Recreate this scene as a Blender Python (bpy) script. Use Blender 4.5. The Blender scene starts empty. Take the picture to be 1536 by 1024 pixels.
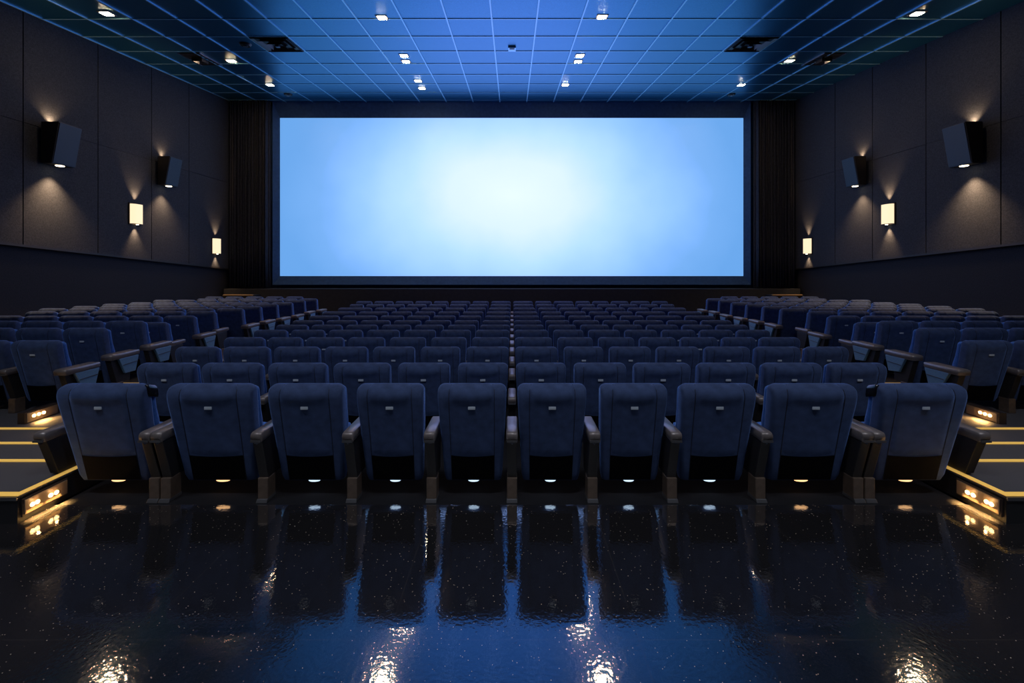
import bpy, math, random
from mathutils import Vector
random.seed(7)
S = bpy.context.scene
COL = S.collection
F = 650.0            # focal length in pixels of a 1536 wide frame
EYE = 1.85           # camera height above the polished floor

# ------------------------------------------------------------------ materials
def nt(name):
    m = bpy.data.materials.new(name); m.use_nodes = True
    t = m.node_tree; b = t.nodes['Principled BSDF']
    return m, t, b
def rgb(h):
    c = [int(h[i:i+2], 16)/255 for i in (0, 2, 4)]
    return tuple(((x/12.92) if x <= .04045 else ((x+.055)/1.055)**2.4) for x in c) + (1,)
def mat(name, col, rough=.6, metal=0, spec=.5, noise=0, nscale=60, bump=0, bscale=200, sheen=0, sheen_tint=None, ior=None):
    m, t, b = nt(name)
    b.inputs['Base Color'].default_value = col if len(col) == 4 else tuple(col)+(1,)
    b.inputs['Roughness'].default_value = rough
    b.inputs['Metallic'].default_value = metal
    b.inputs['Specular IOR Level'].default_value = spec
    if ior: b.inputs['IOR'].default_value = ior
    tc = t.nodes.new('ShaderNodeTexCoord')
    if sheen:
        b.inputs['Sheen Weight'].default_value = sheen
        b.inputs['Sheen Roughness'].default_value = .35
        if sheen_tint: b.inputs['Sheen Tint'].default_value = sheen_tint
    if noise:
        n = t.nodes.new('ShaderNodeTexNoise'); n.inputs['Scale'].default_value = nscale; n.inputs['Detail'].default_value = 4
        t.links.new(tc.outputs['Object'], n.inputs['Vector'])
        r = t.nodes.new('ShaderNodeMapRange')
        r.inputs['From Min'].default_value = .3; r.inputs['From Max'].default_value = .7
        r.inputs['To Min'].default_value = 1-noise; r.inputs['To Max'].default_value = 1+noise
        t.links.new(n.outputs['Fac'], r.inputs['Value'])
        mx = t.nodes.new('ShaderNodeVectorMath'); mx.operation = 'SCALE'
        mx.inputs[0].default_value = col[:3]
        t.links.new(r.outputs['Result'], mx.inputs['Scale'])
        t.links.new(mx.outputs['Vector'], b.inputs['Base Color'])
    if bump:
        n = t.nodes.new('ShaderNodeTexNoise'); n.inputs['Scale'].default_value = bscale; n.inputs['Detail'].default_value = 3
        t.links.new(tc.outputs['Object'], n.inputs['Vector'])
        bp = t.nodes.new('ShaderNodeBump'); bp.inputs['Strength'].default_value = bump; bp.inputs['Distance'].default_value = .01
        t.links.new(n.outputs['Fac'], bp.inputs['Height']); t.links.new(bp.outputs['Normal'], b.inputs['Normal'])
    return m
def emit(name, col, s):
    m, t, b = nt(name)
    b.inputs['Base Color'].default_value = (0, 0, 0, 1)
    b.inputs['Emission Color'].default_value = tuple(col)+(1,)
    b.inputs['Emission Strength'].default_value = s
    return m

M = {}
M['fabric'] = mat('blue_velvet', (.044, .070, .155), .85, spec=.2, noise=.22, nscale=16, bump=.25, bscale=500, sheen=.85, sheen_tint=(.22, .42, 1, 1))
M['fabric_screenlit'] = mat('blue_velvet_screenlit', (.045, .14, .44), .8, spec=.25, noise=.12, nscale=35, bump=.2, bscale=500, sheen=.4, sheen_tint=(.4, .6, 1, 1))  # same velvet, made brighter blue to carry the screen's light
M['piping'] = mat('dark_piping', (.006, .008, .02), .7)
M['shell'] = mat('black_plastic', (.004, .004, .005), .95, spec=.03, noise=.2)
M['gloss_black'] = mat('gloss_black_plastic', (.008, .008, .01), .18)
M['arm'] = mat('satin_armrest', (.20, .17, .16), .36, metal=.3, noise=.1, nscale=30)
M['arm_cap'] = mat('armrest_end', (.12, .12, .125), .32, metal=.5)
M['bracket'] = mat('dark_steel', (.022, .020, .021), .5, metal=.2, noise=.15)
M['post'] = mat('brown_steel', (.22, .16, .12), .38, metal=.6, noise=.15, nscale=20)
M['chrome'] = mat('chrome', (.75, .78, .82), .15, metal=1)
M['plate'] = mat('brushed_plate', (.50, .56, .62), .45, metal=.1)
M['sidepanel'] = mat('blue_grey_panel', (.15, .29, .44), .4, noise=.1)
M['seatlamp'] = emit('under_seat_lamp', (.55, .75, 1.0), 1.6)
M['seatlamp_warm'] = emit('under_seat_lamp_warm', (1, .55, .25), 2.0)
M['carpet'] = mat('dark_carpet', (.012, .012, .014), .95, spec=.1, noise=.5, nscale=260, bump=.4, bscale=300)
M['tread'] = mat('step_carpet', (.085, .080, .085), .6, spec=.4, noise=.45, nscale=220, bump=.25, bscale=300)
M['riser'] = mat('black_riser', (.014, .014, .016), .4, noise=.3, nscale=120)
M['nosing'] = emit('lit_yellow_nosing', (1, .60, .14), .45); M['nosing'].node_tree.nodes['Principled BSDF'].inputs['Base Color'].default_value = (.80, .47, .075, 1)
M['nosing_metal'] = mat('nosing_metal', (.35, .35, .36), .3, metal=.9)
M['housing'] = mat('bronze_panel', (.22, .16, .115), .45, metal=.1)
M['housing_dark'] = mat('bronze_frame', (.05, .035, .03), .45, metal=.3)
M['lens'] = emit('amber_lens', (1, .60, .24), 8)
M['wallfab'] = mat('acoustic_wall_fabric', (.040, .046, .060), .95, spec=.12, noise=.28, nscale=45, bump=.5, bscale=120)
M['wallgroove'] = mat('panel_groove', (.012, .012, .015), .9, spec=.1)
M['dado'] = mat('dado_wall', (.032, .034, .042), .9, spec=.15, noise=.2, nscale=45, bump=.3, bscale=120)
M['trimdark'] = mat('dado_trim', (.012, .012, .015), .6)
M['tile'] = mat('ceiling_tile', (.028, .20, .36), .30, metal=.90, spec=.2, noise=.14, nscale=45, bump=.25, bscale=70)  # grey tiles; the screen's blue cast is put into this colour
M['grid'] = mat('ceiling_grid_metal', (.30, .62, .80), .35, metal=.6)
M['proscenium'] = mat('screen_masking', (.04, .09, .20), .9, spec=.15, noise=.15, nscale=10)  # dark masking, coloured bluer to stand in for the screen's spill
M['curtain'] = mat('curtain_cloth', (.030, .033, .046), .9, spec=.15, noise=.25, nscale=12, sheen=.15)
M['stage'] = mat('stage_wood', (.013, .017, .028), .7, noise=.2, nscale=8)
M['stage_edge'] = mat('stage_step_edge', (.42, .31, .18), .4)
M['speaker'] = mat('speaker_cabinet', (.010, .010, .012), .5)
M['grille'] = mat('speaker_grille', (.016, .026, .040), .5, noise=.3, nscale=300, bump=.3, bscale=400)
M['bronze'] = mat('bronze_fitting', (.05, .035, .025), .4, metal=.7)
M['shade'] = emit('sconce_shade', (1, .80, .52), 1.15)
M['slit'] = emit('sconce_lamp', (1, .80, .5), 9)
M['downlens'] = emit('downlight_lens', (1, .70, .42), 190)
M['downtrim'] = mat('downlight_trim', (.25, .22, .20), .5, metal=.3)
M['vent'] = mat('vent_black', (.008, .008, .010), .4, metal=.3)
M['vent_blade'] = mat('vent_blade', (.10, .12, .16), .35, metal=.6)
M['sensor'] = mat('sensor_plastic', (.62, .66, .70), .5)

# polished speckled floor
def floor_material():
    m, t, b = nt('polished_terrazzo')
    N = t.nodes.new; L = t.links.new
    tc = N('ShaderNodeTexCoord')
    v = N('ShaderNodeTexVoronoi'); v.inputs['Scale'].default_value = 36
    L(tc.outputs['Object'], v.inputs['Vector'])
    r = N('ShaderNodeValToRGB'); r.color_ramp.elements[0].position = .06; r.color_ramp.elements[0].color = (.8, .66, .5, 1)
    r.color_ramp.elements[1].position = .105; r.color_ramp.elements[1].color = (.016, .015, .016, 1)
    L(v.outputs['Distance'], r.inputs['Fac'])
    n = N('ShaderNodeTexNoise'); n.inputs['Scale'].default_value = 1.6; n.inputs['Detail'].default_value = 6
    L(tc.outputs['Object'], n.inputs['Vector'])
    # thin joints between big slabs
    br = N('ShaderNodeTexBrick'); br.offset = 0; br.inputs['Scale'].default_value = 1
    br.inputs['Brick Width'].default_value = 1.25; br.inputs['Row Height'].default_value = 1.25
    br.inputs['Mortar Size'].default_value = .0016; br.inputs['Mortar Smooth'].default_value = 0
    br.inputs['Color1'].default_value = br.inputs['Color2'].default_value = (0, 0, 0, 1); br.inputs['Mortar'].default_value = (1, 1, 1, 1)
    mp = N('ShaderNodeMapping'); mp.inputs['Location'].default_value = (.62, .35, 0)
    L(tc.outputs['Object'], mp.inputs['Vector']); L(mp.outputs['Vector'], br.inputs['Vector'])
    mx = N('ShaderNodeMix'); mx.data_type = 'RGBA'
    L(br.outputs['Color'], mx.inputs['Factor']); L(r.outputs['Color'], mx.inputs['A']); mx.inputs['B'].default_value = (.05, .042, .035, 1)
    L(mx.outputs['Result'], b.inputs['Base Color'])
    rr = N('ShaderNodeMapRange'); rr.inputs['From Min'].default_value = .35; rr.inputs['From Max'].default_value = .65
    rr.inputs['To Min'].default_value = .055; rr.inputs['To Max'].default_value = .08
    L(n.outputs['Fac'], rr.inputs['Value']); L(rr.outputs['Result'], b.inputs['Roughness'])
    b.inputs['IOR'].default_value = 3.3
    n2 = N('ShaderNodeTexNoise'); n2.inputs['Scale'].default_value = 42; n2.inputs['Detail'].default_value = 2
    L(tc.outputs['Object'], n2.inputs['Vector'])
    bp = N('ShaderNodeBump'); bp.inputs['Strength'].default_value = .18; bp.inputs['Distance'].default_value = .003
    L(n2.outputs['Fac'], bp.inputs['Height']); L(bp.outputs['Normal'], b.inputs['Normal'])
    return m
M['floor'] = floor_material()

# the lit film screen: pale centre, bluer towards the ends
def screen_material():
    m, t, b = nt('lit_screen')
    N = t.nodes.new; L = t.links.new
    tc = N('ShaderNodeTexCoord')
    mp = N('ShaderNodeMapping'); mp.inputs['Scale'].default_value = (1/8.9, 1, 1/5.6)
    L(tc.outputs['Object'], mp.inputs['Vector'])
    ln = N('ShaderNodeVectorMath'); ln.operation = 'LENGTH'
    L(mp.outputs['Vector'], ln.inputs[0])
    ns = N('ShaderNodeTexNoise'); ns.inputs['Scale'].default_value = .35; ns.inputs['Detail'].default_value = 3
    L(tc.outputs['Object'], ns.inputs['Vector'])
    ma = N('ShaderNodeMath'); ma.operation = 'MULTIPLY_ADD'; ma.inputs[1].default_value = .22
    L(ns.outputs['Fac'], ma.inputs[0]); L(ln.outputs['Value'], ma.inputs[2])
    sb = N('ShaderNodeMath'); sb.operation = 'SUBTRACT'; sb.inputs[1].default_value = .11
    L(ma.outputs['Value'], sb.inputs[0])
    r = N('ShaderNodeValToRGB'); e = r.color_ramp.elements
    e[0].position = 0; e[0].color = (.84, 1.00, 2.3, 1)
    e[1].position = 1.0; e[1].color = (.15, .40, .86, 1)
    for p, c in ((.25, (.74, .93, 2.2, 1)), (.45, (.50, .79, 1.8, 1)), (.65, (.32, .61, 1.3, 1)), (.85, (.19, .45, .93, 1))):
        k = e.new(p); k.color = c
    L(sb.outputs['Value'], r.inputs['Fac'])
    b.inputs['Base Color'].default_value = (0, 0, 0, 1)
    L(r.outputs['Color'], b.inputs['Emission Color']); b.inputs['Emission Strength'].default_value = 1
    return m
M['screen'] = screen_material()

# ------------------------------------------------------------------ mesh helpers
class MB:
    def __init__(s): s.v = []; s.f = []
    def box(s, x0, x1, y0, y1, z0, z1):
        n = len(s.v)
        s.v += [(x0,y0,z0),(x1,y0,z0),(x1,y1,z0),(x0,y1,z0),(x0,y0,z1),(x1,y0,z1),(x1,y1,z1),(x0,y1,z1)]
        for q in ((0,3,2,1),(4,5,6,7),(0,1,5,4),(1,2,6,5),(2,3,7,6),(3,0,4,7)): s.f.append(tuple(n+i for i in q))
        return s
    def hexa(s, p):      # 8 points, bottom 4 then top 4, both counter-clockwise seen from above
        n = len(s.v); s.v += [tuple(q) for q in p]
        for q in ((0,3,2,1),(4,5,6,7),(0,1,5,4),(1,2,6,5),(2,3,7,6),(3,0,4,7)): s.f.append(tuple(n+i for i in q))
        return s
    def loft(s, rings, cap=True):
        n = len(s.v); k = len(rings[0])
        for r in rings: s.v += [tuple(p) for p in r]
        for i in range(len(rings)-1):
            for j in range(k):
                a = n+i*k+j; b = n+i*k+(j+1) % k
                s.f.append((a, b, b+k, a+k))
        if cap:
            s.f.append(tuple(n+j for j in reversed(range(k))))
            s.f.append(tuple(n+(len(rings)-1)*k+j for j in range(k)))
        return s
    def grid(s, P):
        n = len(s.v); h = len(P); w = len(P[0])
        for r in P: s.v += [tuple(p) for p in r]
        for i in range(h-1):
            for j in range(w-1):
                a = n+i*w+j; s.f.append((a, a+1, a+w+1, a+w))
        return s
    def tube(s, pts, r, k=6):
        rings = []
        for i, p in enumerate(pts):
            p = Vector(p); a = Vector(pts[max(i-1, 0)]); b = Vector(pts[min(i+1, len(pts)-1)])
            d = (b-a).normalized(); u = d.cross(Vector((0, 1, 0)));
            if u.length < .1: u = d.cross(Vector((1, 0, 0)))
            u.normalize(); w = d.cross(u)
            rings.append([p + (u*math.cos(t)+w*math.sin(t))*r for t in [2*math.pi*q/k for q in range(k)]])
        return s.loft(rings)
    def cyl(s, c, r, h, k=20, axis='z', rt=None):
        rt = r if rt is None else rt
        def P(rr, hh, t):
            a, b = rr*math.cos(t), rr*math.sin(t)
            return {'z': (c[0]+a, c[1]+b, c[2]+hh), 'x': (c[0]+hh, c[1]+a, c[2]+b), 'y': (c[0]+b, c[1]+hh, c[2]+a)}[axis]
        ts = [2*math.pi*q/k for q in range(k)]
        return s.loft([[P(r, 0, t) for t in ts], [P(rt, h, t) for t in ts]])
    def mesh(s, name, m, smooth=False, bevel=0):
        me = bpy.data.meshes.new(name); me.from_pydata(s.v, [], s.f); me.update()
        me.materials.append(m)
        if bevel:
            import bmesh
            bm = bmesh.new(); bm.from_mesh(me)
            bmesh.ops.recalc_face_normals(bm, faces=bm.faces)
            bmesh.ops.bevel(bm, geom=list(bm.edges), offset=bevel, segments=2, profile=.6, affect='EDGES', clamp_overlap=True)
            bm.to_mesh(me); bm.free()
        else:
            import bmesh
            bm = bmesh.new(); bm.from_mesh(me)
            bmesh.ops.recalc_face_normals(bm, faces=bm.faces); bm.to_mesh(me); bm.free()
        if smooth:
            for p in me.polygons: p.use_smooth = True
            try: me.set_sharp_from_angle(angle=math.radians(50))
            except Exception: pass
        return me
def link(name, me, parent=None, loc=(0, 0, 0), label=None):
    o = bpy.data.objects.new(name, me); COL.objects.link(o); o.location = loc
    if parent: o.parent = parent
    if label: o['label'] = label
    return o
def tag(o, label, cat, group=None, kind=None):
    o['label'] = label; o['category'] = cat
    if group: o['group'] = group
    if kind: o['kind'] = kind
    return o
def thing(name, label, cat, loc=(0, 0, 0), group=None):
    return tag(link(name, None, None, loc), label, cat, group)
def struct(name, mb, m, parent=None, bevel=0, smooth=False):
    o = link(name, mb.mesh(name, m, smooth, bevel), parent)
    o['kind'] = 'structure'
    return o
def rrect(hw, y0, y1, z, r, n=5):
    """rounded rectangle section in the x,y plane, counter-clockwise"""
    r = min(r, hw*.95, (y1-y0)*.49); out = []
    for cx, cy, a0 in ((hw-r, y0+r, -90), (hw-r, y1-r, 0), (-hw+r, y1-r, 90), (-hw+r, y0+r, 180)):
        for i in range(n+1):
            a = math.radians(a0+90*i/n); out.append((cx+r*math.cos(a), cy+r*math.sin(a), z))
    return out

# ------------------------------------------------------------------ camera, world
cam = bpy.data.cameras.new('camera'); co = bpy.data.objects.new('camera', cam); COL.objects.link(co)
co.location = (0, 0, EYE); co.rotation_euler = (math.radians(90), 0, 0)
cam.sensor_width = 36; cam.lens = F/1536*36; cam.shift_y = -(512-400)/1536
cam.clip_start = .02; cam.clip_end = 100
S.camera = co
w = bpy.data.worlds.new('world'); S.world = w; w.use_nodes = True
w.node_tree.nodes['Background'].inputs['Color'].default_value = (.35, .5, 1, 1)
w.node_tree.nodes['Background'].inputs['Strength'].default_value = .02
S.view_settings.view_transform = 'Standard'; S.view_settings.look = 'None'
S.view_settings.exposure = 0; S.view_settings.gamma = 1
S.view_settings.use_curve_mapping = False
try:
    S.cycles.use_denoising = True; S.cycles.denoiser = 'OPENIMAGEDENOISE'
    S.cycles.sample_clamp_indirect = 4; S.cycles.use_light_tree = True
    S.cycles.max_bounces = 6; S.cycles.diffuse_bounces = 3; S.cycles.glossy_bounces = 3
except Exception: pass

def lamp(kind, name, loc, energy, col, **k):
    l = bpy.data.lights.new(name, kind); l.energy = energy; l.color = col
    rot = k.pop('rot', None)
    for a, b in k.items(): setattr(l, a, b)
    o = bpy.data.objects.new(name, l); COL.objects.link(o); o.location = loc
    if rot: o.rotation_euler = [math.radians(q) for q in rot]
    return o
WARM = (1, .66, .36); AMB = (1, .60, .30)

# ------------------------------------------------------------------ room shell
XW = 10.5; YE = 16.6
def ceil_z(y): return 6.41 + .0993*y
def dado_z(y): return 2.36 - (y-8.89)*.0788
floor = struct('floor', MB().box(-XW, XW, -4, 3.37, -.3, 0), M['floor'])

# ceiling
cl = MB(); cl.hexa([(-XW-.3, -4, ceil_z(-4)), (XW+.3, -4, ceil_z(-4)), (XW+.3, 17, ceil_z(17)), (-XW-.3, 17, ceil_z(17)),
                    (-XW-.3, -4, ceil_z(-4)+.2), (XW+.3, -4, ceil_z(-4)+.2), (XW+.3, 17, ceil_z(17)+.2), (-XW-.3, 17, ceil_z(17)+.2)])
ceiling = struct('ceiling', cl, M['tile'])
g = MB()
def bar(x0, x1, y0, y1, drop):
    g.hexa([(x0, y0, ceil_z(y0)-drop), (x1, y0, ceil_z(y0)-drop), (x1, y1, ceil_z(y1)-drop), (x0, y1, ceil_z(y1)-drop),
            (x0, y0, ceil_z(y0)+.01), (x1, y0, ceil_z(y0)+.01), (x1, y1, ceil_z(y1)+.01), (x0, y1, ceil_z(y1)+.01)])
xs = [-.45+k for k in range(-10, 11)]
ys = [9.65+.9*k for k in range(-14, 8)]
for x in xs: bar(x-.016, x+.016, -4, 16.5, .018)
for y in ys: bar(-XW, XW, y-.014, y+.014, .012)
go = struct('ceiling_grid', g, M['grid'], ceiling)

# side walls: recessed dado wall, proud acoustic panels above
for side, sg in (('left', -1), ('right', 1)):
    wmb = MB()
    x0, x1 = sorted((sg*(XW+.10), sg*(XW+.3)))
    wmb.box(x0, x1, -4, 17, -.5, 9)
    wall = struct('wall_'+side, wmb, M['dado'])
    joints = [-4, -2, 0, 1.6, 3.2, 4.7, 6.2, 7.7, 9.29, 10.97, 12.6, 14.06, 16.05]
    seam = 4.95
    up = MB()
    gap = .011
    for a, b in zip(joints, joints[1:]):
        xa, xb = sorted((sg*(XW-.02), sg*(XW+.10)))
        y0, y1 = a+gap, b-gap
        up.hexa([(xa, y0, dado_z(y0)), (xb, y0, dado_z(y0)), (xb, y1, dado_z(y1)), (xa, y1, dado_z(y1)),
                 (xa, y0, seam-.004), (xb, y0, seam-.004), (xb, y1, seam-.004), (xa, y1, seam-.004)])
        up.hexa([(xa, y0, seam+.004), (xb, y0, seam+.004), (xb, y1, seam+.004), (xa, y1, seam+.004),
                 (xa, y0, ceil_z(y0)+.05), (xb, y0, ceil_z(y0)+.05), (xb, y1, ceil_z(y1)+.05), (xa, y1, ceil_z(y1)+.05)])
    struct('acoustic_panelling', up, M['wallfab'], wall)
    gm = MB(); xa, xb = sorted((sg*(XW+.03), sg*(XW+.11)))
    gm.hexa([(xa, -4, dado_z(-4)+.02), (xb, -4, dado_z(-4)+.02), (xb, 16.05, dado_z(16.05)+.02), (xa, 16.05, dado_z(16.05)+.02),
             (xa, -4, 9), (xb, -4, 9), (xb, 16.05, 9), (xa, 16.05, 9)])
    struct('groove_backing', gm, M['wallgroove'], wall)
    tm = MB(); xa, xb = sorted((sg*(XW-.03), sg*(XW+.12)))
    tm.hexa([(xa, -4, dado_z(-4)-.05), (xb, -4, dado_z(-4)-.05), (xb, 16.05, dado_z(16.05)-.05), (xa, 16.05, dado_z(16.05)-.05),
             (xa, -4, dado_z(-4)), (xb, -4, dado_z(-4)), (xb, 16.05, dado_z(16.05)), (xa, 16.05, dado_z(16.05))])
    struct('trim_1' if sg < 0 else 'trim_2', tm, M['trimdark'], wall)

# end wall around the screen
SX0, SX1, SZ0, SZ1, SY = -8.78, 8.755, 1.50, 7.48, 16.4
struct('wall_back', MB().box(-XW-.3, XW+.3, 16.6, 16.9, -.5, 9), M['proscenium'])

scr = thing('projection_screen', 'huge glowing pale blue wide cinema screen on the end wall', 'screen', ((SX0+SX1)/2, SY, SZ0))
cx = (SX1-SX0)/2; hz = SZ1-SZ0
so = link('screen_surface', MB().box(-cx, cx, 0, .03, -hz*.5, hz*.5).mesh('screen_surface', M['screen']), scr, (0, 0, hz/2))
fm = MB()
W0, W1, T1, B1, D = cx, cx+.17, hz+.55, -.32, .20  # frame splayed forward so the screen's light catches it
zc = -.0
for pts in ([(-W1, -D, B1), (-W0, -.01, 0), (-W0, -.01, hz), (-W1, -D, T1)], [(W1, -D, B1), (W0, -.01, 0), (W0, -.01, hz), (W1, -D, T1)],
            [(-W1, -D, T1), (-W0, -.01, hz), (W0, -.01, hz), (W1, -D, T1)], [(-W1, -D, B1), (-W0, -.01, 0), (W0, -.01, 0), (W1, -D, B1)]):
    n = len(fm.v); fm.v += pts + [(p[0], .19, p[2]) for p in pts]
    for q in ((0,1,2,3),(7,6,5,4),(0,4,5,1),(1,5,6,2),(2,6,7,3),(3,7,4,0)): fm.f.append(tuple(n+k for k in q))
link('masking_frame', fm.mesh('masking_frame', M['proscenium']), scr)

# curtains each side of the screen
for side, sg in (('left', -1), ('right', 1)):
    mb = MB(); n = 150; P = []
    def cx_(i): return sg*(9.02 + (10.42-9.02)*i/n)
    def cy_(i): return 16.1 + .12*math.sin(i*.58+1.1*math.sin(i*.13)) + .03*math.sin(i*1.5)
    for zz in (1.07, 2.5, 4, 6, 7.2, 8.0):
        k = .85 + .15*(8-zz)/7
        P.append([(cx_(i), 16.1+(cy_(i)-16.1)*k, zz) for i in range(n+1)])
    mb.grid(P)
    me = mb.mesh('curtain', M['curtain'], smooth=True)
    o = link('curtain', me); md = o.modifiers.new('thick', 'SOLIDIFY'); md.thickness = .012
    tag(o, f'dark pleated stage curtain hanging at the {side} of the screen', 'curtain', 'screen side curtains')

# stage apron under the screen, with two small steps at each side
st = MB().box(-XW+.02, XW-.02, 15.75, 16.58, -.4, 1.05)
tag(link('stage', st.mesh('stage', M['stage'], bevel=.01)), 'long dark stage apron running under the screen', 'stage')
for side, sg in (('left', -1), ('right', 1)):
    r = thing('stage_steps', f'small dark steps with pale edges at the {side} end of the stage', 'steps', (sg*9.75, 15.4, -.05), 'stage end steps')
    mb = MB()
    for q, (y0, h, x0, x1) in enumerate(((-.30, .70, -.72, .72), (.0, .90, -.55, .62))):
        mb.box(x0, x1, y0, .34, -.1, h)
    link('step_body', mb.mesh('step_body', M['stage']), r)
    link('step_edge', MB().box(-.72, .72, -.33, -.27, .68, .72).mesh('step_edge', M['stage_edge']), r, label='lower pale step edge')
    link('step_edge', MB().box(-.50, .55, -.03, .03, .88, .92).mesh('step_edge', M['stage_edge']), r, label='upper pale step edge')

# ------------------------------------------------------------------ floors of the seating
tiers = [(3.37, 4.20, .0), (4.20, 5.25, -.134), (5.25, 6.2, -.16), (6.2, 7.95, -.17), (7.95, 9.1, -.217), (9.1, 15.75, -.27)]
fc = MB()
for a, b, z in tiers: fc.box(-5.3 if a > 4 else -3.53, 5.3 if a > 4 else 3.53, a, b, -.6, z)
struct('floor_centre', fc, M['carpet'])
ROW_S = [ # depth of the back tops, top height, x of aisle end, number of seats
 (5.00, .985, 5.30, 2), (5.65, 1.04, 5.37, 3), (6.32, 1.05, 5.44, 4), (6.98, .945, 5.62, 5), (7.65, .975, 5.66, 6), (8.32, .985, 5.76, 6),
 (9.0, .978, 5.64, 7), (9.75, .958, 5.70, 7), (10.5, .945, 5.73, 7), (11.3, .915, 5.77, 7), (12.15, .915, 5.85, 7), (13.1, .883, 5.93, 6), (14.1, .874, 6.85, 5)]
AISLE = [(4.55, 6.4, .13), (6.4, 8.0, .10), (8.0, 10.2, .07), (10.2, 12.3, .03), (12.3, 15.75, -.02)]
def aisle_z(y):
    for a, b, z in AISLE:
        if a <= y < b: return z
    return .13
for side, sg in (('left', -1), ('right', 1)):
    mb = MB()
    for a, b, z in AISLE:
        xin = 4.25 if a < 5 else 4.75 if a < 7 else 5.1 if a < 9 else 5.3
        x0, x1 = sorted((sg*xin, sg*(XW+.1)))
        mb.box(x0, x1, a, b, -.6, z)
    struct('floor_'+side, mb, M['tread'])
    # aisle steps, near to far
    specs = [('aisle_step', 3.12, 3.70, .200, 3.56, 'nearest'), ('aisle_step', 3.70, 4.12, .178, 3.56, 'middle'), ('aisle_step', 4.12, 4.55, .155, 4.15, 'farthest')]
    for nm, a, b, z, xin, wd in specs:
        cx0, cx1 = sorted((sg*xin, sg*8.2))
        xc = (cx0+cx1)/2
        if wd == 'nearest': lab = f'nearest aisle step on the {side}, yellow L-shaped nosing, amber lights in its side'
        else: lab = f'{wd} of the low yellow-edged aisle steps on the {side}, {"just behind the lit step" if wd == "middle" else "meeting the side aisle floor"}'
        r = thing('aisle_step', lab, 'step', (xc, (a+b)/2, 0), f'carpeted steps on the {side} aisle')
        hx = (cx1-cx0)/2; hy = (b-a)/2
        link('tread', MB().box(-hx+.004, hx-.004, -hy+.004, hy-.004, z-.02, z).mesh('tread', M['tread'], bevel=.003), r)
        link('riser', MB().box(-hx, hx, -hy, hy, 0, z-.02).mesh('riser', M['riser']), r)
        s2 = -sg   # inner side sign in local x
        if wd == 'nearest':
            link('nosing', MB().box(-hx+.002, hx-.002, -hy+.002, -hy+.055, z-.004, z+.003).mesh('nosing', M['nosing'], bevel=.002), r, label='yellow nosing along the near edge')
            xa, xb = sorted((s2*hx-s2*.002, s2*hx-s2*.05))
            link('nosing', MB().box(xa, xb, -hy+.055, hy, z-.004, z+.003).mesh('nosing', M['nosing'], bevel=.002), r, label='yellow nosing along the side edge')
            link('edge_strip', MB().box(-hx, hx, -hy-.010, -hy, z-.032, z-.006).mesh('edge_strip', M['nosing_metal'], bevel=.003), r, label='grey metal strip under the near nosing')
        # far-edge nosing line seen on every step
        link('nosing', MB().box(-hx, hx, hy-.035, hy, z-.002, z+.010).mesh('nosing', M['nosing'], bevel=.003), r, label='yellow nosing along the far edge')
        if wd == 'nearest':
            def lb(x0, x1, *rest):
                p, q = sorted((s2*(hx+x0), s2*(hx+x1))); return MB().box(p, q, *rest)
            fr = link('light_panel', lb(0, .012, -hy+.02, -hy+.345, .035, .165).mesh('light_panel', M['housing_dark'], bevel=.003), r, label='bronze panel holding the step lights')
            link('plate', lb(.010, .018, -hy+.032, -hy+.333, .048, .155).mesh('plate', M['housing'], bevel=.002), fr)
            for yy in (.08, .112, .206, .247):
                link('lamp', MB().cyl((s2*(hx+.016), -hy+yy, .098), .0155, s2*.008, 16, 'x').mesh('lamp', M['lens'], smooth=True), fr, label='glowing amber step lamp')
            for yy in (.096, .226):
                lamp('POINT', 'step_halo', (sg*(xin-.045), a+yy, .12), .13, (1, .55, .2), shadow_soft_size=.008)
                lamp('AREA', 'step_glow', (sg*(xin-.035), a+yy, .085), 3.2, (1, .55, .16), shape='RECTANGLE', size=.03, size_y=.11, spread=math.radians(75), rot=(0, (-12 if sg < 0 else 12), 0))
# thin carpet nosings further down the side aisles
for side, sg in (('left', -1), ('right', 1)):
    for (a, b, z), wd in zip(AISLE[:-1], ('nearest', 'second', 'third', 'farthest')):
        x0, x1 = sorted((sg*(4.8 if b < 7 else 5.12 if b < 9 else 5.32), sg*(6.2 if b < 7 else 5.62)))
        o = link('nosing_strip', MB().box(x0, x1, b-.03, b+.0, z-.002, z+.010).mesh('nosing_strip', M['nosing'], bevel=.003))
        tag(o, f'{wd} thin yellow floor nosing between the {side} side seats', 'nosing', 'thin aisle nosings')

# aisle light boxes under the first side seats
for side, sg in (('left', -1), ('right', 1)):
    r = thing('aisle_light', f'low amber light box with three lamps under the first {side} side seat', 'light', (sg*5.36, 4.90, .13), 'aisle light boxes')
    link('housing', MB().box(-.04, .04, -.17, .20, 0, .125).mesh('housing', M['housing_dark'], bevel=.004), r)
    s2 = -sg
    p, q = sorted((s2*.038, s2*.046)); link('plate', MB().box(p, q, -.15, .17, .012, .112).mesh('plate', M['housing'], bevel=.002), r)
    for yy in (-.085, -.035, .015):
        link('lamp', MB().cyl((s2*.046, yy, .068), .017, s2*.008, 16, 'x').mesh('lamp', M['lens'], smooth=True), r, label='glowing amber lamp')
    lamp('POINT', 'aisle_halo', (sg*(5.36-.085), 4.865, .205), .16, (1, .55, .2), shadow_soft_size=.008)
    lamp('AREA', 'aisle_glow', (sg*(5.36-.085), 4.865, .20), 1.6, (1, .55, .16), shape='RECTANGLE', size=.03, size_y=.12, spread=math.radians(120), rot=(0, (-25 if sg < 0 else 25), 0))

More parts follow.
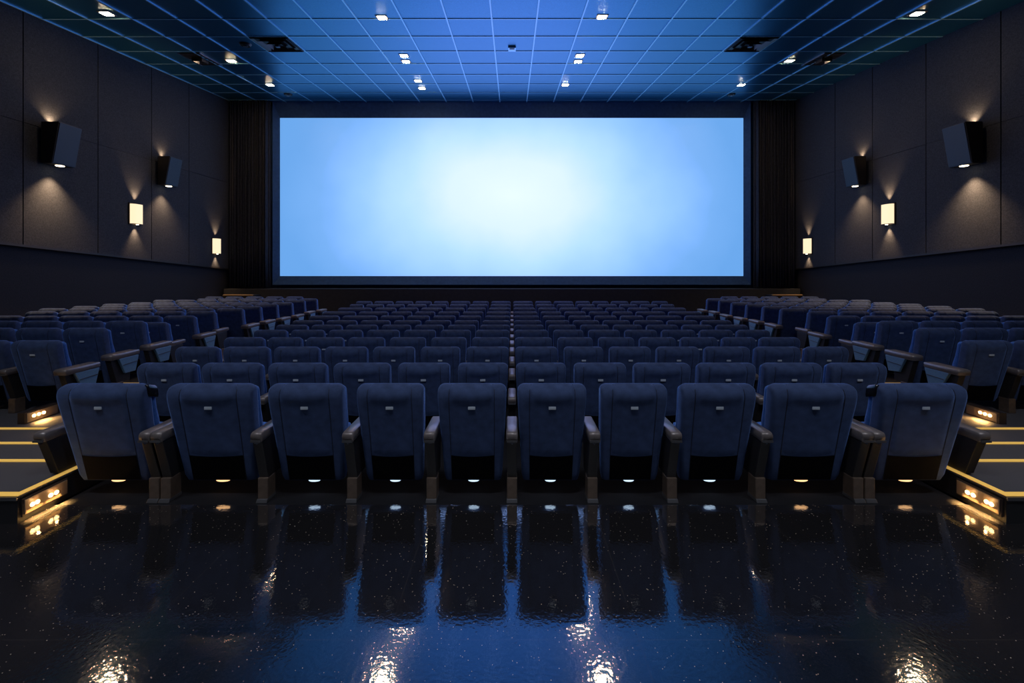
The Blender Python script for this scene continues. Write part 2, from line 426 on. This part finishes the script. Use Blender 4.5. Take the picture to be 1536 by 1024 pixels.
# ------------------------------------------------------------------ the seat
ZT, ZB = .93, .125
def yrear(z): return (ZT-z)/(ZT-ZB)*.17 + (.012*max(0, (z-.75)/.18)**2)
def halfw(z): return .228 + .037*min(1, (z-ZB)/.68)
def topinset(z, r=.045):
    d = z-(ZT-r)
    return 0 if d <= 0 else r - math.sqrt(max(r*r-d*d, 0))
def rinset(z):       # the rear face rolls forward towards the top
    d = (z-(ZT-.10))/.10
    return 0 if d <= 0 else .062*(1-math.sqrt(max(1-d*d, 0)))+.012*d*d
def shell_mesh():
    zs = [ZB+(ZT-.10-ZB)*i/14 for i in range(14)] + [ZT-.10, ZT-.085, ZT-.07, ZT-.055, ZT-.045] + [ZT-.045+.045*math.sin(math.radians(a)) for a in (18, 36, 54, 70, 84)]
    rings = []
    for i, z in enumerate(zs):
        ins = topinset(z); b = .008 if i == 0 else 0
        rings.append(rrect(halfw(z)-ins*1.0-b, yrear(z)+rinset(z)+b, yrear(z)+.115-ins*.4-b, z, .030))
    return MB().loft(rings).mesh('backrest', M['fabric'], smooth=True)
def cushion_mesh():
    zs = [.36, .37, .40, .50, .60, .70, .80, .86] + [.87+.035*math.sin(math.radians(a)) for a in (0, 25, 50, 70, 86)]
    rings = []
    for z in zs:
        d = z-.87; ins = 0 if d <= 0 else .035-math.sqrt(max(.035**2-d*d, 0))
        lo = .03 if z < .365 else (.008 if z < .375 else 0)
        th = .085 + .022*math.exp(-((z-.56)/.12)**2)
        rings.append(rrect(halfw(z)-.008-ins-lo, yrear(z)+.085, yrear(z)+.085+th-ins-lo, z, .045))
    return MB().loft(rings).mesh('back_cushion', M['fabric_screenlit'], smooth=True)
def rear_panel_mesh():
    P = []
    nz, nx = 26, 18
    z0 = .352
    path = [z0+(ZT-.045-z0)*i/nz for i in range(nz+1)] + [ZT-.045+.045*math.sin(math.radians(a)) for a in (18, 36, 54, 70, 82)]
    for i, z in enumerate(path):
        row = []
        for j in range(nx+1):
            u = -1+2*j/nx
            wv = (z-ZB)/(ZT-ZB)
            hw_ = (halfw(z)-topinset(z)*.6)*(.735-.085*wv)
            zz = z + (.012*(u*u-1) if i == 0 else .012*(u*u-1)*max(0, 1-i/4))
            edge = min(1, (1-abs(u))*6); edge = math.sin(edge*math.pi/2)
            eb = min(1, (i+.01)/2.5)
            zc = .800+.030*u*u           # lower crease of the head roll
            t = (z-zc)/.03
            head = 1/(1+math.exp(-t*2.2))
            off = -.003 + edge*eb*(.009 + .015*head*max(.35, 1-max(0, z-.86)/.09))
            ins = rinset(z)
            # outward direction turns upward over the rounded top
            a = 0 if ins == 0 else math.asin(min(.97, (z-(ZT-.10))/.10))
            row.append((u*hw_, yrear(z)+ins-off*math.cos(a), zz+off*math.sin(a)*.6))
        P.append(row)
    return MB().grid(P).mesh('rear_panel', M['fabric'], smooth=True)
def seam_mesh():
    mb = MB()
    for sg in (-1, 1):
        pts = []
        for i in range(24):
            z = ZB+.01+(ZT-ZB-.012)*i/23
            wv = (z-ZB)/(ZT-ZB)
            pts.append((sg*(halfw(z)-topinset(z)*.6)*(.735-.085*wv), yrear(z)+rinset(z)-.0005, z))
        mb.tube(pts, .0026, 5)
    return mb.mesh('piping', M['piping'], smooth=True)
def kick_mesh():
    P = []
    for i in range(8):
        z = .135 + (.352-.135)*i/7; row = []
        for j in range(13):
            u = -1+2*j/12; wv = (z-ZB)/(ZT-ZB)
            row.append((u*halfw(z)*(.733-.085*wv), yrear(z)-.0045, z + (.012*(u*u-1) if i == 7 else 0)))
        P.append(row)
    mb = MB().grid(P)
    return mb.mesh('kick_panel', M['shell'], smooth=True)
def seat_cushion_mesh():
    rings = []
    for i, (f, ins) in enumerate(((0, .03), (.04, .008), (.15, 0), (.5, 0), (.85, 0), (.96, .008), (1, .03))):
        z = .24 + .27*f; y = .35 + .05*f
        rings.append(rrect(.205-ins, y-.065+ins, y+.055-ins, z, .035))
    return MB().loft(rings).mesh('seat', M['fabric_screenlit'], smooth=True)
def armrest_mesh(w=.088, y0=-.012, y1=.37):
    P = []
    prof = []      # y,z outline, rounded rear end
    for a in (200, 235, 270): pass
    zt, zb = .58, .507
    prof = [(y1, zb+.015), (y1, zt-.012), (y1-.012, zt), (y0+.035, zt), (y0+.012, zt-.004), (y0+.002, zt-.015), (y0, zt-.026), (y0, zt-.046), (y0+.004, zt-.050), (y0+.004, zb), (y0+.02, zb-.004), (y1-.03, zb+.008)]
    rings = []
    for x, ins in ((-w/2, .008), (-w/2+.008, 0), (w/2-.008, 0), (w/2, .008)):
        cy = (y0+y1)/2; cz = (zt+zb)/2
        rings.append([(x, y+(ins if y < cy else -ins), z+(-ins if z > cz else ins)) for y, z in prof])
    return MB().loft(rings).mesh('armrest', M['arm'], smooth=True)
def arm_cap_mesh(w=.088):
    return MB().box(-w/2+.004, w/2-.004, -.017, -.011, .505, .522).mesh('end_band', M['arm_cap'], bevel=.002)
def bracket_mesh():
    w = .037
    return MB().hexa([(-w, .105, .175), (w, .105, .175), (w, .30, .175), (-w, .30, .175), (-w, .012, .506), (w, .012, .506), (w, .32, .506), (-w, .32, .506)]).mesh('arm_panel', M['bracket'], bevel=.006)
def end_panel_mesh():
    w = .037
    return MB().hexa([(-w, .110, .212), (w, .110, .212), (w, .30, .212), (-w, .30, .212), (-w, .012, .506), (w, .012, .506), (w, .32, .506), (-w, .32, .506)]).mesh('arm_panel', M['bracket'], bevel=.006)
def post_mesh():
    mb = MB().box(-.040, .040, .085, .20, .0, .185)
    return mb.mesh('post', M['post'], bevel=.008)
def foot_mesh():
    return MB().hexa([(-.043, .062, 0), (.043, .062, 0), (.043, .20, 0), (-.043, .20, 0), (-.041, .076, .024), (.041, .076, .024), (.041, .20, .024), (-.041, .20, .024)]).mesh('foot', M['arm_cap'], bevel=.003)
def hook_mesh():
    return MB().box(-.018, .018, .004, .022, .492, .503).box(-.007, .007, .006, .02, .484, .494).mesh('latch', M['chrome'])
def plate_mesh():
    z = .757; y = yrear(z)-.011
    mb = MB().box(-.028, .028, y-.003, y+.006, z-.011, z+.011)
    return mb.mesh('number_plate', M['plate'], bevel=.0015)
def lamp_mesh():
    mb = MB(); rings = []
    for a in (-90, -60, -30, 0, 30, 60, 90):
        c = math.cos(math.radians(a)); s_ = math.sin(math.radians(a))
        rings.append([(.045*c*math.cos(t)+.0001, .205+.022*c*math.sin(t), .112+.010*s_) for t in [2*math.pi*q/14 for q in range(14)]])
    mb.loft(rings); return mb
def cap_mesh(s):      # glossy corner cap on the inner top corner of the end seats
    rings = []
    for f, (z, ins) in enumerate(((.84, .004), (.86, 0), (.90, 0), (.925, .006), (.936, .018))):
        x = s*(halfw(.8)-.010)
        r = rrect(.016-ins*.4, yrear(z)+.060+ins, yrear(z)+.17-ins, z-.006, .012)
        rings.append([(p[0]+x, p[1], p[2]-(p[1]-yrear(z)-.06)*.35) for p in r])
    return MB().loft(rings).mesh('corner_cap', M['gloss_black'], smooth=True)
def wide_arm_mesh():
    return armrest_mesh(.15, -.01, .42)
def side_panel_mesh(): # blue-grey shroud under the aisle armrest
    mb = MB().hexa([(-.068, .20, .31), (.068, .20, .29), (.068, .36, .29), (-.068, .36, .29), (-.070, .10, .508), (.070, .10, .508), (.070, .41, .508), (-.070, .41, .508)])
    return mb.mesh('side_panel', M['sidepanel'], bevel=.008)
def side_rib_mesh(s):
    p, q = sorted((s*.066, s*.075))
    return MB().hexa([(p, .165, .405), (q, .165, .405), (q, .385, .42), (p, .385, .42), (p, .165, .413), (q, .165, .413), (q, .385, .428), (p, .385, .428)]).mesh('side_rib', M['arm_cap'])
G = dict(backrest=shell_mesh(), back_cushion=cushion_mesh(), rear_panel=rear_panel_mesh(), piping=seam_mesh(), kick_panel=kick_mesh(),
         seat=seat_cushion_mesh(), armrest=armrest_mesh(), end_band=arm_cap_mesh(), arm_panel=bracket_mesh(), post=post_mesh(), foot=foot_mesh(),
         latch=hook_mesh(), end_panel=end_panel_mesh(), number_plate=plate_mesh(), seat_lamp=lamp_mesh().mesh('seat_lamp', M['seatlamp'], smooth=True), wide=wide_arm_mesh(), side_panel=side_panel_mesh(),
         lamp_warm=lamp_mesh().mesh('seat_lamp', M['seatlamp_warm'], smooth=True))
G['cap-1'] = cap_mesh(-1); G['cap1'] = cap_mesh(1); G['rib-1'] = side_rib_mesh(-1); G['rib1'] = side_rib_mesh(1)

NSEAT = 0
def seat(x, y, z, sx, sz, arms, label, group, detail=2, warm=False, cap=0, aisle=0, rot=0, nopost=()):
    """arms: list of local x offsets; detail 2 = full, 1 = mid, 0 = far"""
    global NSEAT; NSEAT += 1
    r = thing('cinema_seat', label, 'seat', (x, y, z), group)
    r.rotation_euler = (0, 0, math.radians(rot)); r.scale = (1, 1, sz)
    def bk(k, nm=None, par=None, lab=None):
        o = link(nm or k, G[k], par or r, label=lab); 
        if par is None: o.scale = (sx, 1, 1)
        return o
    b = bk('backrest')
    bk('back_cushion'); bk('seat')
    if detail >= 1:
        rp = bk('rear_panel'); bk('piping', 'piping', rp)
        bk('kick_panel', lab='black lower back panel')
        o = link('number_plate', G['number_plate'], r, label='small silver plate')
    else:
        bk('rear_panel')
    if detail == 2: bk('lamp_warm' if warm else 'seat_lamp', 'seat_lamp', lab='small glowing lamp under the seat')
    for a in arms:
        am = link('armrest', G['armrest'], r, (a, 0, 0))
        if detail >= 1:
            link('end_band', G['end_band'], am)
            if detail == 2: link('latch', G['latch'], am)
        link('arm_panel', G['end_panel' if a in nopost else 'arm_panel'], r, (a, 0, 0))
        if a not in nopost:
            p = link('post', G['post'], r, (a, 0, 0))
            if detail == 2: link('foot', G['foot'], p)
    if cap: o = bk('cap%d' % cap, 'corner_cap', lab='glossy black corner cap')
    if aisle:
        ax = aisle*(.265*sx+.085)
        am = link('armrest', G['wide'], r, (ax, 0, 0), label='broad aisle armrest')
        pn = link('side_panel', G['side_panel'], r, (ax, 0, 0), label='blue-grey shroud under the aisle armrest')
        link('rib', G['rib%d' % aisle], pn)
        link('arm_panel', G['arm_panel'], r, (ax, 0, 0)); link('post', G['post'], r, (ax, 0, 0))
    return r

ORD = ['first', 'second', 'third', 'fourth', 'fifth', 'sixth', 'seventh', 'eighth', 'ninth', 'tenth', 'eleventh', 'twelfth', 'thirteenth']
# centre block: (depth of back top, top height below the eye, outer edges of the backs from the middle gap outward)
ROW_C = [
 (3.33, .922, [.58, 1.21, 1.90, 2.69, 3.545]),
 (4.66, 1.054, [.588, 1.24, 1.94, 2.65, 3.37, 4.07]),
 (5.76, 1.08, [.61, 1.22, 1.86, 2.51, 3.19, 3.87, 4.51]),
 (6.60, 1.09, [.615, 1.24, 1.875, 2.51, 3.155, 3.74, 4.42]),
 (7.42, 1.095, [.625, 1.23, 1.86, 2.5, 3.16, 3.81, 4.45]),
 (8.40, 1.137, [.62, 1.25, 1.89, 2.54, 3.24, 3.91, 4.6]),
 (9.50, 1.184, [.65, 1.26, 1.92, 2.6, 3.34, 4.09, 4.84]),
 (10.5, 1.195, [.66, 1.29, 1.92, 2.55, 3.2, 4.13, 4.93]),
 (11.4, 1.187, [.67, 1.30, 1.95, 2.56, 3.19, 4.05, 5.0]),
 (12.3, 1.172, [.66, 1.27, 1.90, 2.59, 3.22, 3.91, 4.96]),
 (13.3, 1.158, [.66, 1.30, 1.92, 2.55, 3.23, 3.87, 4.5, 5.0]),
 (14.4, 1.154, [.69, 1.31, 2.04, 2.6, 3.22, 3.88, 4.59, 5.2])]
for ri, (y, H, E) in enumerate(ROW_C):
    top = EYE-H
    fz = [z for a, b, z in tiers if a <= y+.1 < b][0]
    sz = (top-fz)/ZT
    det = 2 if ri == 0 else 1 if ri < 6 else 0
    rowname = 'front row' if ri == 0 else ('farthest row' if ri == 11 else ORD[ri]+' row back')
    n = len(E)
    for sg, sd in ((-1, 'left'), (1, 'right')):
        prev = 0
        for i, e in enumerate(E):
            if ri == 0:
                inner = [.045, .69, 1.32, 2.02, 2.87][i]
            else:
                inner = .045 if i == 0 else E[i-1]+.09
            xc = sg*(inner+e)/2; wd = e-inner
            bnd = e+.045
            sx = wd/.53
            arms = []
            if ri == 0:
                rightarm = {(-1, 0): .0, (-1, 1): -.635, (-1, 2): -1.262, (-1, 3): -1.925, (-1, 4): -2.755,
                            (1, 0): .635, (1, 1): 1.262, (1, 2): 1.96, (1, 3): 2.70, (1, 4): 3.56}[(sg, i)]
                arms = [rightarm-xc]
                if (sg, i) == (-1, 4): arms = [-2.823-xc, -3.63-xc]
                if (sg, i) == (-1, 3): arms = [-1.965-xc, -2.732-xc]
                if (sg, i) == (1, 3): arms = [2.732-xc]
                if (sg, i) == (1, 4): arms = [3.63-xc, 2.823-xc]
            else:
                ra = (0 if i == 0 else -(inner-.045)) if sg < 0 else bnd
                arms = [ra-xc]
                if sg < 0 and i == n-1: arms.append(-bnd-xc)
            if ri == 0:
                where = ['just beside the middle gap', 'second from the middle gap', 'third from the middle gap', 'fourth from the middle gap', 'outermost by the step lights'][i]
                lab = f'blue velvet cinema seat in the front row, {sd} half, {where}'
            else:
                where = f'first {sd} of the middle gap' if i == 0 else f'outermost on the {sd}' if i == n-1 else f'{ORD[i]} {sd} of the middle gap'
                if ri == 11: lab = f'blue seat in the centre row nearest the screen, {where}'
                else: lab = f'blue seat in the {ORD[ri]} centre row from the camera, {where}'
            rt = 0
            s_ = seat(xc, y, fz, sx, sz, arms, lab, 'centre block seats, '+rowname, det, warm=(ri == 0 and i >= 3), cap=(-sg if (ri == 0 and i == n-1) else 0), rot=rt, nopost=((arms[-1] if sg < 0 else arms[0],) if (ri == 0 and i == n-1) else ()))
# side blocks
for ri, (y, top, xa, n) in enumerate(ROW_S):
    fz = aisle_z(y); sz = (top-fz)/ZT
    det = 1 if ri < 5 else 0
    for sg, sd in ((-1, 'left'), (1, 'right')):
        for i in range(n):
            p = .62 if ri != 12 else .66
            xc = sg*(xa+.265+i*p)
            if abs(xc)+.3 > XW: continue
            if 768+F*(abs(xc)-.3)/(y+.1) > 1545: continue
            arms = [sg*.31] 
            if ri in (3, 5, 12) and i == 0: arms.append(-sg*.31)
            ais = -sg if (i == 0 and ri not in (3, 5, 12)) else 0
            where = 'on the aisle end' if i == 0 else f'{ORD[i]} from the aisle'
            rw = 'nearest row' if ri == 0 else 'row closest to the stage' if ri == 12 else f'{ORD[ri]} row from the camera'
            lab = f'blue seat in the {sd} side block, {rw}, {where}'
            seat(xc, y, fz, 1, sz, arms, lab, f'{sd} side block seats, {rw}', det, aisle=ais)
print('SEATS', NSEAT)

# ------------------------------------------------------------------ wall speakers
def wall_speaker(sg, yc, zc, w, h, label, pw):
    x = sg*(XW-.02); r = thing('wall_speaker', label, 'speaker', (x, yc, zc-h/2), 'wall speakers')
    s = -sg                       # into the room
    dt, db = .40*h/.94, .24*h/.94
    gap = .09
    def P(d, y, z): return (s*d, y, z)
    def hx(d0b, d1b, d0t, d1t, y0, y1, z0, z1):
        pts = [(d0b, y0, z0), (d1b, y0, z0), (d1b, y1, z0), (d0b, y1, z0), (d0t, y0, z1), (d1t, y0, z1), (d1t, y1, z1), (d0t, y1, z1)]
        return MB().hexa([P(*p) for p in pts])
    link('cabinet', hx(gap, gap+db, gap, gap+dt, -w/2, w/2, 0, h).mesh('cabinet', M['speaker'], bevel=.012), r)
    link('grille', hx(gap+db-.002, gap+db+.014, gap+dt-.002, gap+dt+.014, -w/2+.015, w/2-.015, .02, h-.02).mesh('grille', M['grille'], bevel=.006), r, label='blue-grey front grille')
    link('bracket', hx(0, gap+.02, 0, gap+.02, -.07, .07, h*.35, h*.65).mesh('bracket', M['bracket'], bevel=.004), r)
    lm = MB().cyl((s*(gap+db*.62), .0, -.012), .075, .014, 20)
    link('downlight', lm.mesh('downlight', M['slit'], smooth=True), r, label='warm lamp under the cabinet')
    lamp('SPOT', 'speaker_down', (x+s*.17, yc, zc-h/2-.04), pw, AMB, spot_size=math.radians(100), spot_blend=1, shadow_soft_size=.03, rot=(0, -sg*-14, 0))
    lamp('SPOT', 'speaker_up', (x+s*.06, yc, zc+h/2+.01), pw*.10, AMB, spot_size=math.radians(110), spot_blend=1, shadow_soft_size=.03, rot=(180, 0, 0))
wall_speaker(-1, 9.82, 4.60, .52, .92, 'large tilted black speaker high on the left wall, nearer the camera', 560)
wall_speaker(1, 9.82, 4.60, .52, .92, 'large tilted black speaker high on the right wall, nearer the camera', 560)
wall_speaker(-1, 12.95, 4.68, .48, .84, 'smaller-looking tilted black speaker on the left wall, nearer the screen', 340)
wall_speaker(1, 12.95, 4.68, .48, .84, 'smaller-looking tilted black speaker on the right wall, nearer the screen', 340)

# ------------------------------------------------------------------ wall sconces
def sconce(sg, yc, zc, w, h, label, pw):
    x = sg*(XW-.02); r = thing('wall_sconce', label, 'wall lamp', (x, yc, zc-h/2), 'wall sconces')
    s = -sg
    a, b = sorted((0, s*.03)); link('back_plate', MB().box(a, b, -w/2-.02, w/2+.02, -.015, h+.015).mesh('back_plate', M['bronze'], bevel=.004), r)
    mb = MB(); n = 12; rings = []
    for z in (0.015, h-.015):
        ring = []
        for i in range(n+1):
            t = math.pi*i/n; ring.append((s*(.03+.11*math.sin(t)**.7 if 0 < i < n else .03), -w/2*math.cos(t), z))
        ring.append((s*.02, w/2, z)); ring.append((s*.02, -w/2, z)); rings.append(ring)
    mb.loft(rings); link('shade', mb.mesh('shade', M['shade'], smooth=True), r, label='glowing cream half-round shade')
    for z in (0, h-.012):
        mb = MB(); rings = []
        for dz in (0, .014):
            ring = []
            for i in range(n+1):
                t = math.pi*i/n; ring.append((s*(.03+.118*math.sin(t)**.7 if 0 < i < n else .03), -(w/2+.006)*math.cos(t), z+dz))
            ring.append((s*.02, w/2, z+dz)); ring.append((s*.02, -w/2, z+dz)); rings.append(ring)
        mb.loft(rings); link('rim', mb.mesh('rim', M['bronze'], smooth=True), r)
    link('bulb', MB().cyl((s*.08, 0, -.012), .03, .014, 14).mesh('bulb', M['slit'], smooth=True), r, label='warm lamp opening at the foot')
    lamp('SPOT', 'sconce_down', (x+s*.07, yc, zc-h/2-.03), pw, AMB, spot_size=math.radians(70), spot_blend=1, shadow_soft_size=.02, rot=(0, 0, 0))
    lamp('SPOT', 'sconce_up', (x+s*.07, yc, zc+h/2+.03), pw, AMB, spot_size=math.radians(70), spot_blend=1, shadow_soft_size=.02, rot=(180, 0, 0))
for sg, sd in ((-1, 'left'), (1, 'right')):
    sconce(sg, 12.03, 3.31, .36, .57, f'glowing cream sconce on the {sd} wall between its two speakers', 110)
    sconce(sg, 15.30, 2.58, .36, .55, f'small glowing cream sconce low on the {sd} wall beside the curtain', 80)

# ------------------------------------------------------------------ ceiling fittings
def py2y(py): return 2964/(335.5-py)
DL = [(573, 26, 'left of the centre in the front pair of tiles'), (903, 25, 'right of the centre in the front pair of tiles'),
      (160, 20, 'in the dark far left corner of the ceiling'), (1376, 20, 'in the dark far right corner of the ceiling'),
      (347, 91, 'beside the left black slot'), (1184, 91, 'beside the right black slot'),
      (405, 127, 'nearest the screen on the far left'), (1112, 127, 'nearest the screen on the far right'),
      (606, 83, 'upper one of the nearer left pair'), (609, 92, 'lower one of the nearer left pair'),
      (870, 83, 'upper one of the nearer right pair'), (867, 92, 'lower one of the nearer right pair'),
      (848, 127, 'single one right of centre near the screen'),
      (627, 121, 'upper one of the farther left pair'), (633, 132, 'lower one of the farther left pair')]
for px, py, wd in DL:
    y = py2y(py); x = (px-768)*y/F; z = ceil_z(y)
    r = thing('downlight', 'small warm recessed downlight, ' + wd, 'ceiling light', (x, y, z), 'ceiling downlights')
    r.rotation_euler = (math.atan(.0993), 0, 0)
    link('trim_ring', MB().box(-.125, .125, -.11, .11, -.012, .004).mesh('trim_ring', M['downtrim'], bevel=.003), r)
    link('lens', MB().box(-.09, .09, -.075, .075, -.018, -.010).mesh('lens', M['downlens'], bevel=.002), r, label='glowing warm lens')
    lamp('SPOT', 'downlight_beam', (x, y, z-.03), 34 if y < 13.5 else 16, WARM, spot_size=math.radians(95), spot_blend=.7, shadow_soft_size=.09)
# air diffusers
for x0, sd in ((-6.45, 'left'), (5.55, 'right')):
    y0, y1 = 10.57, 11.43; yc = (y0+y1)/2; xc = x0+.5
    r = thing('ceiling_vent', f'square black air diffuser in the {sd} half of the ceiling', 'vent', (xc, yc, ceil_z(yc)), 'square air diffusers')
    r.rotation_euler = (math.atan(.0993), 0, 0)
    link('backing', MB().box(-.48, .48, -.43, .43, -.010, .01).mesh('backing', M['vent']), r)
    for k, (a, d) in enumerate(((.46, .035), (.34, .055), (.20, .075))):
        mb = MB(); b = a-.055; hy = .9
        for q in range(4):
            c, s = [(1, 0), (0, 1), (-1, 0), (0, -1)][q]
            def R(u, v, z): return (u*c-v*s, (u*s+v*c)*hy, z)
            mb.hexa([R(-a, -a, -d-.004), R(a, -a, -d-.004), R(b, -b, -.014), R(-b, -b, -.014), R(-a, -a, -d), R(a, -a, -d), R(b, -b, -.008), R(-b, -b, -.008)])
        link('blade', mb.mesh('blade', M['vent'], ), r)
    link('rim', MB().box(.455, .475, -.42, .42, -.03, -.005).box(-.475, -.455, -.42, .42, -.03, -.005).mesh('rim', M['vent_blade']), r, label='bright metal side rims')
    link('hub', MB().box(-.05, .05, -.05, .05, -.08, -.01).mesh('hub', M['vent_blade'], bevel=.01), r)
for xc, sd in ((-8.62, 'left'), (8.62, 'right')):
    yc = 12.0
    r = thing('slot_vent', f'narrow black ceiling slot close to the {sd} wall', 'vent', (xc, yc, ceil_z(yc)), 'black ceiling slots')
    r.rotation_euler = (math.atan(.0993), 0, 0)
    link('opening', MB().box(-.28, .28, -.45, .45, -.012, .01).mesh('opening', M['vent']), r)
    link('rim', MB().box(-.30, -.28, -.46, .46, -.03, .0).box(.28, .30, -.46, .46, -.03, 0).mesh('rim', M['vent_blade']), r)
    mb = MB()
    for k in range(6): mb.box(-.27, .27, -.40+.16*k-.01, -.40+.16*k+.01, -.02, -.01)
    link('slats', mb.mesh('slats', M['vent']), r)
    link('baffle', MB().box(-.12, .12, -.16, -.13, -.11, 0).box(-.14, -.11, -.16, .10, -.11, 0).box(.11, .14, -.16, .10, -.11, 0).mesh('baffle', M['vent']), r)
    link('lamp', MB().box(-.08, .08, -.03, .07, -.022, -.010).mesh('lamp', M['downlens']), r, label='warm lamp set deep in the slot')
y = py2y(72)
r = thing('ceiling_sensor', 'small square sensor box in the middle of the ceiling', 'sensor', (0, y, ceil_z(y)))
r.rotation_euler = (math.atan(.0993), 0, 0)
link('case', MB().box(-.10, .10, -.12, .12, -.045, .002).mesh('case', M['grid'], bevel=.01), r)
link('window', MB().box(-.065, .065, -.095, -.02, -.05, -.04).mesh('window', M['vent'], bevel=.004), r, label='dark window')
for px, py, wd in ((368, 66, 'beside the left air diffuser'), (432, 141, 'near the screen left of the ceiling lights'), (1097, 141, 'near the screen on the right side')):
    y = py2y(py); x = (px-768)*y/F
    r = thing('ceiling_disc', 'small dark round ceiling detector ' + wd, 'detector', (x, y, ceil_z(y)), 'round ceiling detectors')
    link('body', MB().cyl((0, 0, -.05), .11, .06, 24, rt=.15).mesh('body', M['vent'], smooth=True), r)
    link('cap', MB().cyl((0, 0, -.07), .05, .022, 20).mesh('cap', M['vent_blade'], smooth=True), r)

# unseen area lamps added high overhead as fill light for the seats
for x in (-4.2, 0, 4.2):
    lamp('AREA', 'overhead_fill', (x, 1.2, 6.3), 31, (.82, .87, 1), shape='RECTANGLE', size=1.2, size_y=.6, spread=math.radians(95), rot=(18, 0, 0))
